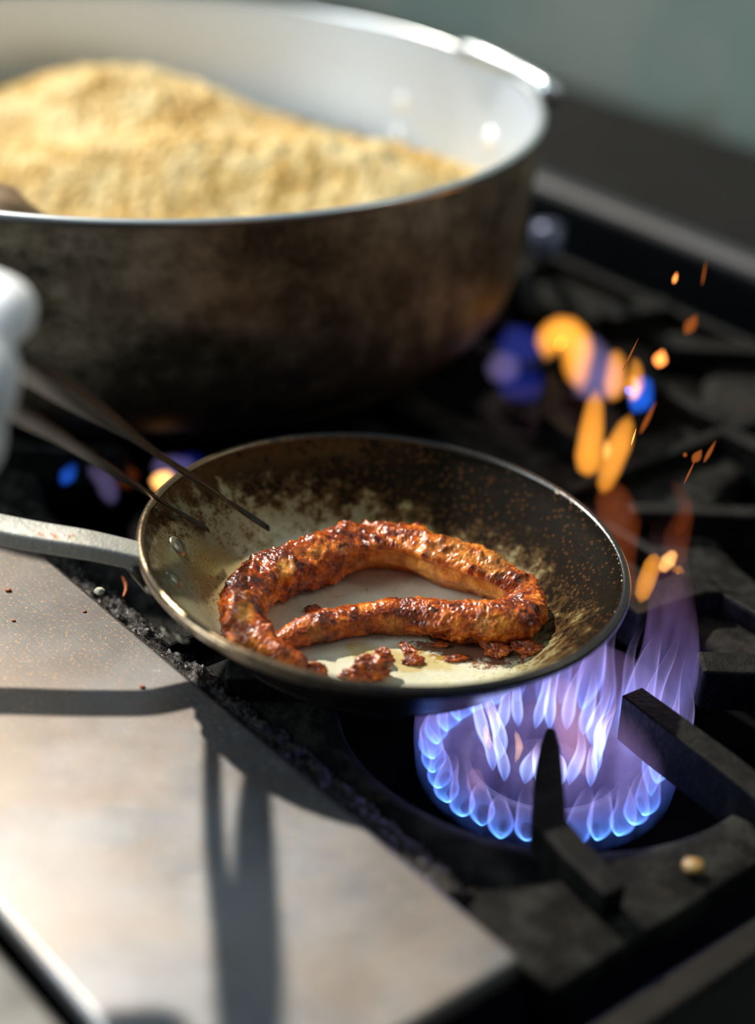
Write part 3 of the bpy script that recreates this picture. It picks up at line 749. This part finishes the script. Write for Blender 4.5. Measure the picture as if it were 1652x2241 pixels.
for i in range(na - 1):
    for j in (0, nz - 1):
        F_.append((i * nz + j, (i + 1) * nz + j, k0 + (i + 1) * nz + j, k0 + i * nz + j))
for j in range(nz - 1):
    for i in (0, na - 1):
        F_.append((i * nz + j, i * nz + j + 1, k0 + i * nz + j + 1, k0 + i * nz + j))
br_ = fixn(mesh_obj('handle_bracket', V_, F_, PAN_OUT, pan))
nk = fixn(mesh_obj('handle_neck', *sweep(catmull([hc[0] + Vector((-.004, 0, -.001)), Vector((.119 * math.cos(ah + .04), .119 * math.sin(ah + .04), .033)), Vector((.113 * math.cos(ah + .08), .113 * math.sin(ah + .08), .026))], 8), .006, 16, sy=.6), PAN_OUT, pan))
riv = [(0, .0016), (.0022, .0014), (.0038, .0007), (.0046, 0), (.0046, -.0006)]
rv, rf = lathe(riv, 24, False)
def rivet(px, py, inside=True, z=None, s=1.0, parent=None):
    # meet the wall under that pixel
    best = None
    for k in range(200):
        dep = .70 + .25 * k / 200; q = PI_ @ atd(px, py, dep); rr = math.hypot(q.x, q.y)
        prof = ins if inside else [(r_, z_) for r_, z_ in outer[2:8]]
        for (r0, z0), (r1, z1) in zip(prof, prof[1:]):
            lo, hi = min(r0, r1), max(r0, r1)
            if lo <= rr <= hi and hi > lo:
                zz = z0 + (z1 - z0) * (rr - r0) / (r1 - r0); e_ = abs(q.z - zz)
                if best is None or e_ < best[0]: best = (e_, q.copy(), (r1 - r0, z1 - z0))
    e_, q, (dr, dz) = best; a = math.atan2(q.y, q.x)
    if dr < 0: dr, dz = -dr, -dz
    nrm = Vector((-dz * math.cos(a), -dz * math.sin(a), dr)).normalized()
    if not inside: nrm = -nrm
    o = mesh_obj('rivet', rv, rf, RIVET, parent or pan, loc=q + nrm * .0002); o.rotation_euler = nrm.to_track_quat('Z', 'Y').to_euler(); o.scale = (s, s, s)
rivet(389, 1196, s=1.3); rivet(381, 1268, s=1.2)
rivet(330, 1292, False, s=.7, parent=br_); rivet(368, 1382, False, s=.9, parent=br_); rivet(399, 1397, False, s=.75, parent=br_)
# beads of oil on the right rim
bd = []
rnd = random.Random(5)
for k in range(26):
    a = rad(-20 + 62 * rnd.random()); rr = rnd.choice([.1165, .1178, .1192]); r = rnd.uniform(.0003, .0007)
    bm = bmesh.new(); bmesh.ops.create_icosphere(bm, subdivisions=2, radius=r); bm.verts.ensure_lookup_table()
    bd.append(([v.co + Vector((rr * math.cos(a), rr * math.sin(a), HP + .0009)) for v in bm.verts], [tuple(v.index for v in f.verts) for f in bm.faces])); bm.free()
o = mesh_obj('oil_beads', *join(bd), simple('oil_bead', (205, 190, 150), .12, .2, .8), pan); o['kind'] = 'stuff'

# ------------------------------------------------------------------ meat strip
def pan_floor(x, y):       # world height of the pan's inner surface
    q = PI_ @ Vector((x, y, .01)); rr = math.hypot(q.x, q.y); z = ins[-1][1]
    for (r0, z0), (r1, z1) in zip(ins, ins[1:]):
        if r0 <= rr <= r1: z = z0 + (z1 - z0) * (rr - r0) / max(r1 - r0, 1e-6); break
    return (PANM @ Vector((q.x, q.y, z))).z
def on_floor(px, py, r, k=.85):
    z = .02
    for _ in range(12):
        p = at(px, py, z); z = pan_floor(p.x, p.y) + r * k
    return at(px, py, z)
spine = [(672, 1462, .0035), (640, 1450, .0060), (598, 1430, .0080), (548, 1392, .0098), (532, 1338, .0108), (556, 1285, .0118), (625, 1247, .0128), (715, 1218, .0136), (810, 1200, .0146),
         (890, 1208, .0140), (970, 1237, .0148), (1050, 1262, .0138), (1112, 1290, .0118), (1148, 1322, .0102), (1130, 1356, .0108), (1065, 1361, .0112), (980, 1357, .0100), (900, 1350, .0086), (820, 1352, .0078), (745, 1364, .0074),
         (690, 1376, .0072), (640, 1392, .0062), (600, 1412, .0040)]
cp = [on_floor(a, b, r) for a, b, r in spine]
NS = 900
cl = catmull(cp, NS); rr_ = []
n_ = len(spine) - 1
for i in range(NS + 1):
    t = i / NS * n_; k = min(int(t), n_ - 1); f = t - k; f = f * f * (3 - 2 * f); rr_.append(spine[k][2] * (1 - f) + spine[k + 1][2] * f)
for i in range(10):
    s_ = math.sin((i + .5) / 10 * math.pi / 2); rr_[i] *= s_; rr_[-1 - i] *= s_
SEG = 96
Vm, Fm = sweep(cl, rr_, SEG, sy=.92)
Vd = []
bare = []
g1 = on_floor(930, 1272, .004); g2 = on_floor(1000, 1285, .004)
for idx, v in enumerate(Vm):
    i = idx // SEG; c = cl[min(i, NS)]; d = v - c; r = rr_[min(i, NS)]
    if d.length < 1e-6: Vd.append(v); bare.append(0); continue
    dn = d.normalized()
    p = v
    lump = .18 * mn.noise(p * 70) + .10 * mn.noise(p * 190 + Vector((5, 1, 2))) + .11 * (abs(mn.noise(p * 430)) - .2) + .05 * mn.noise(p * 1100) + .6 * max(0.0, mn.noise(p * 160 + Vector((2, 8, 4))) - .30)
    arch = 5.5 / n_ < i / NS < 13 / n_
    bb = 0.0
    if arch:
        # side facing the slit is a smooth concave bare face under an overhanging crust
        inw = Vector((.03, .655, 0)) - Vector((c.x, c.y, 0)); inw.normalize()
        f = dn.dot(inw); t = i / NS * n_
        tw = min(1, max(0, (t - 7.0) / 1.0)) * min(1, max(0, (12.5 - t) / .7))
        band = tw * max(0.0, min(1.0, (f + .05) / .35)) * max(0.0, min(1.0, (.52 + .10 * mn.noise(p * 90) - dn.z) / .10))
        lump = lump * (1 - .75 * band) - .40 * band
        bb = band * (.65 + .5 * mn.noise(p * 60))
        lump += .14 * tw * math.exp(-((dn.z - .66) / .16) ** 2) * (f > .0)
    else:
        lump += .05 * abs(mn.noise(p * 260 + Vector((9, 9, 9))))
    q = c + d * (1 + lump) + dn * .0003
    q.z = max(q.z, pan_floor(q.x, q.y) + .0002)
    Vd.append(q); bare.append(min(1, bb * 1.2))
meat = mesh_obj('meat_strip', [v - cp[8] for v in Vd], Fm, SAUCE, loc=cp[8])
for pxy, rad_, amt in (((625, 1240), .0055, .9), ((535, 1340), .006, .8), ((1000, 1195), .010, .45), ((1080, 1225), .011, .55), ((950, 1198), .008, .4), ((1060, 1365), .006, .55), ((690, 1385), .006, .4), ((860, 1370), .006, .4)):
    ray0 = atd(*pxy, .7); dr = (atd(*pxy, .9) - ray0).normalized()
    for i, q in enumerate(Vd):
        w_ = q - ray0; dist = (w_ - dr * w_.dot(dr)).length
        if dist < rad_: bare[i] = max(bare[i], amt * (1 - (dist / rad_) ** 2))
at_ = meat.data.attributes.new('bare', 'FLOAT', 'POINT'); at_.data.foreach_set('value', [float(b) for b in bare])
tag(meat, 'long glazed red-brown tentacle-like meat strip curled in the frying pan', 'meat')

SC = [(812, 1462, .0075, (1.25, .8, .8), .4, 'largest loose lump of saucy meat at the front of the pan floor'),
      (838, 1436, .0036, (1, 1, 1), 0, 'round knob of sauce on the back of the largest loose lump'),
      (893, 1422, .0040, (.7, 1.5, .5), .5, 'slim upright scrap of meat between the largest lump and the smear'),
      (905, 1446, .0036, (1.5, .8, .4), .2, 'flat little scrap in front of the slim upright scrap'),
      (690, 1466, .0042, (1.2, .8, .8), 0, 'small dark scrap by the tail of the meat strip'),
      (1155, 1418, .0062, (1.2, .9, .5), .1, 'flat square scrap at the right end of the pan floor'),
      (1085, 1420, .0056, (1.0, 1.1, .5), .8, 'flat scrap left of the square one, touching the smear'),
      (1000, 1440, .0032, (1.6, .8, .35), .3, 'thin flake lying in the red smear'),
      (960, 1410, .0028, (1.8, .8, .35), .1, 'reddish flake at the left end of the smear'),
      (686, 1333, .0030, (1.4, .8, .6), .1, 'tiny scrap inside the loop of the meat strip'),
      (770, 1478, .0036, (1.6, .8, .6), -.3, 'low scrap trailing left of the largest loose lump')]
for k, (px, py, r, s_, rz, lb) in enumerate(SC):
    p = on_floor(px, py, r * s_[2], .75)
    o = blob('meat_scrap', p, r, SAUCE, s_, .5, 1.5, 5, rz, k + 1); tag(o, lb, 'food scrap', 'loose scraps in the frying pan')

# ------------------------------------------------------------------ big pot
PC = Vector((-.1836, 1.1245, .0005)); RPOT = .278; HPOT = .148
pot = empty('stock_pot', PC); tag(pot, 'big round aluminium pot with scorched outside, full of golden grain', 'pot')
pin = [(0, .006), (.20, .006), (.235, .010), (.255, .024), (.265, .045), (.272, .10), (RPOT - .0035, HPOT - .003)]
pout = [(RPOT + .001, HPOT - .004), (.277, .10), (.272, .045), (.263, .018), (.245, .003), (.22, 0), (0, 0)]
pi2 = densify(pin, 6)
o1 = mesh_obj('pot_interior', *lathe(pi2, 160, False), POT_IN, pot); fixn(o1)
b_ = bmesh.new(); b_.from_mesh(o1.data)
if sum(f.normal.z for f in b_.faces) < 0: bmesh.ops.reverse_faces(b_, faces=b_.faces)
b_.to_mesh(o1.data); b_.free()
fixn(mesh_obj('pot_exterior', *lathe(densify(pout, 6), 160, False), POT_OUT, pot))
fixn(mesh_obj('rim', *lathe(densify([(RPOT - .0035, HPOT - .003), (RPOT - .003, HPOT), (RPOT, HPOT + .001), (RPOT + .003, HPOT - .0005), (RPOT + .001, HPOT - .004)], 4), 200, False), POT_RIM, pot))
def pot_at(px, py):      # point of the pot's inside wall under a pixel
    best = None
    for k in range(600):
        q = atd(px, py, 1.0 + .6 * k / 600) - PC; rr = math.hypot(q.x, q.y)
        if q.y > 0 and 0 < q.z < HPOT:
            e_ = abs(rr - (.268 + .004 * (q.z - .05) / .1 * 1.5))
            if best is None or e_ < best[0]: best = (e_, q.copy())
    return best[1]
rpv, rpf = lathe([(0, .005), (.004, .0045), (.007, .0025), (.0085, 0), (.0085, -.002)], 24, False)
PRV = simple('pot_rivet_metal', (245, 246, 246), .3, .3, .6)
hr = []
for px, py in ((880, 222), (872, 297), (1070, 305)):
    q = pot_at(px, py); a = math.atan2(q.y, q.x); rr = .2665 + (q.z - .045) * .12
    p = Vector((rr * math.cos(a), rr * math.sin(a), q.z)); hr.append((a, q.z))
    n_v = Vector((-math.cos(a), -math.sin(a), 0)); o = mesh_obj('rivet', rpv, rpf, PRV, pot, loc=p); o.rotation_euler = n_v.to_track_quat('Z', 'Y').to_euler()
# loop handle on the outside, sticking up past the rim
ea = atd(1190, 196, 1.40) - PC; eb = atd(1010, 112, 1.50) - PC
def pol(a, r, z): return Vector((r * math.cos(a), r * math.sin(a), z))
a1, a2 = hr[2][0] - .04, hr[0][0] + .05
hpts = [p - PC for p in (at(1160, 232, .115), at(1195, 218, .130), at(1208, 204, .146), at(1170, 178, .150), at(1110, 147, .150), at(1045, 118, .150), at(1012, 112, .146), at(1000, 122, .130), at(985, 140, .115))]
fixn(mesh_obj('handle', *sweep(catmull(hpts, 60), .0068, 16, up=Vector((0, 0.3, 1))), POT_RIM, pot))

# grain heap
GR = M('golden_grain'); co = GR.co(); n = GR.noise(co, 26, 4, .6); n2 = GR.noise(co, 210, 3, .7)
f = GR.math('ADD', GR.math('MULTIPLY', n, .6), GR.math('MULTIPLY', n2, .5))
cg = GR.ramp(f, [(.40, (.36, .18, .03, 1)), (.51, (.66, .42, .13, 1)), (.63, (.84, .66, .34, 1))])
GR.bsdf(Base_Color=cg, Roughness=.75, Specular_IOR_Level=.2, Normal=GR.bump(n2, .9, .003))
g1_ = at(270, 150, .115) - PC; g2_ = at(560, 335, .095) - PC
def gz(x, y):           # height of the grain, pot coordinates
    def g(cx, cy, sx_, sy_, h, rot=0):
        dx, dy = x - cx, y - cy; c, s = math.cos(rot), math.sin(rot); dx, dy = dx * c + dy * s, -dx * s + dy * c
        return h * math.exp(-(dx / sx_) ** 2 - (dy / sy_) ** 2)
    z = .052 + g(g1_.x, g1_.y, .14, .085, .062, -.12) + g(g2_.x, g2_.y, .20, .045, .046, .02) + g(.19, .06, .09, .09, .018)
    z += .004 * mn.noise(Vector((x, y, 0)) * 22) + .003 * mn.noise(Vector((x, y, 3)) * 80) + .0035 * mn.noise(Vector((x, y, 5)) * 190)
    return z
V_, F_ = [], []; nr, na = 160, 420
for i in range(nr):
    r = .2685 * (i + .0) / (nr - 1)
    for j in range(na):
        a = 2 * math.pi * j / na; x, y = r * math.cos(a), r * math.sin(a)
        z = gz(x, y)
        rw = .262 + max(0, z - .04) * .12
        V_.append((x * min(1, rw / .2685), y * min(1, rw / .2685), z))
for i in range(nr - 1):
    for j in range(na):
        l = (j + 1) % na; F_.append((i * na + j, (i + 1) * na + j, (i + 1) * na + l, i * na + l))
gr = mesh_obj('cooked_grain', V_, F_, GR.m, loc=PC); tag(gr, 'heap of fluffy golden cooked grain filling the big pot', 'food', kind='stuff')
# spoon half buried at the left
sp = [atd(-160, 330, 1.00), atd(-60, 385, .97), atd(0, 430, .965), atd(45, 462, .97), atd(75, 485, .985)]
WOOD = simple('dark_wood', (140, 112, 80), .55, 0, .4, 60, .4)
v_, f_ = sweep(catmull(sp, 24), [.006 + .010 * max(0, math.sin(math.pi * min(1, max(0, (i - 8) / 16)))) for i in range(25)], 16, sy=.5)
o = fixn(mesh_obj('wooden_spoon', [v - sp[2] for v in v_], f_, WOOD, loc=sp[2])); tag(o, 'dark wooden spoon sticking out of the grain at the left edge of the pot', 'spoon')

# ------------------------------------------------------------------ tongs
TG = simple('dark_tong_steel', (70, 68, 64), .38, .85, .5, 150, .5, .2)
tong = empty('tongs', atd(40, 850, .71)); tag(tong, 'slim dark metal tongs reaching from the gloved hand into the frying pan', 'tongs')
def arm(pts, name='arm'):
    P = catmull([atd(*p[:3]) for p in pts], 40); n = len(pts) - 1; R = []
    for i in range(41):
        t = i / 40 * n; k = min(int(t), n - 1); R.append(pts[k][3] + (pts[k + 1][3] - pts[k][3]) * (t - k))
    v_, f_ = sweep(P, R, 16, up=Vector((-.25, -.35, 1)), sy=.30, power=.6)
    off = Vector(tong.location); return fixn(mesh_obj(name, [v - off for v in v_], f_, TG, tong))
arm([(588, 1157, .846, .0022), (500, 1098, .826, .0026), (400, 1030, .785, .0048), (250, 930, .735, .0070), (60, 805, .655, .0105), (-150, 670, .59, .0078), (-380, 540, .52, .0075)])
arm([(456, 1160, .840, .0020), (370, 1108, .818, .0026), (280, 1052, .780, .0034), (150, 968, .715, .0042), (36, 900, .650, .0052), (-150, 760, .58, .0060), (-380, 545, .515, .0075)])
hg = atd(-385, 540, .517) - Vector(tong.location)
fixn(mesh_obj('hinge', *sweep([hg - Vector((0, .009, 0)), hg + Vector((0, .009, 0))], .007, 20, up=Vector((0, 0, 1))), TG, tong))

# ------------------------------------------------------------------ gloved hand
GL = simple('white_glove', (243, 245, 248), .55, 0, .4, 60, .08, .25)
gb = next(n for n in GL.node_tree.nodes if n.type == 'BSDF_PRINCIPLED')
gb.inputs['Subsurface Weight'].default_value = .8; gb.inputs['Subsurface Radius'].default_value = (.03, .03, .03); gb.inputs['Subsurface Scale'].default_value = .6
hand = empty('person', atd(-300, 760, .60)); tag(hand, 'hand in white glove at the left edge holding the tongs', 'person')
chains = [
    [(-330, 760, .69, .026), (-230, 745, .69, .030), (-170, 720, .69, .029)],
    [(-230, 640, .70, .016), (-120, 625, .695, .0135), (-20, 655, .690, .0130), (18, 680, .683, .0125), (-20, 735, .672, .0105)],
    [(-230, 720, .69, .016), (-110, 745, .685, .0130), (-25, 790, .675, .0122), (-28, 870, .668, .0118), (-60, 905, .664, .0105)],
    [(-230, 800, .685, .015), (-120, 850, .68, .0125), (-55, 920, .672, .0118), (-52, 985, .665, .0110), (-85, 1020, .66, .0098)],
    [(-230, 860, .68, .014), (-150, 930, .675, .0110), (-105, 1000, .668, .0102), (-100, 1050, .663, .0095), (-125, 1080, .66, .0085)],
    [(-220, 780, .66, .015), (-150, 800, .645, .0135), (-85, 830, .640, .0120), (-50, 850, .642, .0100)],
]
parts = []
for ch in chains:
    ch = [(a, b, c - .075, d * .88) for a, b, c, d in ch]
    P = catmull([atd(*c[:3]) for c in ch], 24); n = len(ch) - 1; R = []
    for i in range(25):
        t = i / 24 * n; k = min(int(t), n - 1); R.append(ch[k][3] + (ch[k + 1][3] - ch[k][3]) * (t - k))
    for i in range(4):
        s_ = math.sin((i + .6) / 4.6 * math.pi / 2); R[-1 - i] *= s_
    parts.append(sweep(P, R, 20, up=Vector((0, .2, 1))))
off = Vector(hand.location)
v_, f_ = join(parts)
ho = fixn(mesh_obj('glove', [v - off for v in v_], f_, GL, hand))
rm = ho.modifiers.new('remesh', 'REMESH'); rm.mode = 'VOXEL'; rm.voxel_size = .0017; rm.use_smooth_shade = True
sm = ho.modifiers.new('smooth', 'SMOOTH'); sm.factor = .5; sm.iterations = 8
P = catmull([atd(-320, 765, .61), atd(-560, 850, .58), atd(-900, 980, .54)], 20)
slv = fixn(mesh_obj('sleeve', [v - off for v in sweep(P, [.034 + .012 * i / 20 for i in range(21)], 28)[0]], sweep(P, .03, 28)[1], simple('dark_sleeve', (40, 42, 48), .8, 0, .2, 80, .3, .4), hand))
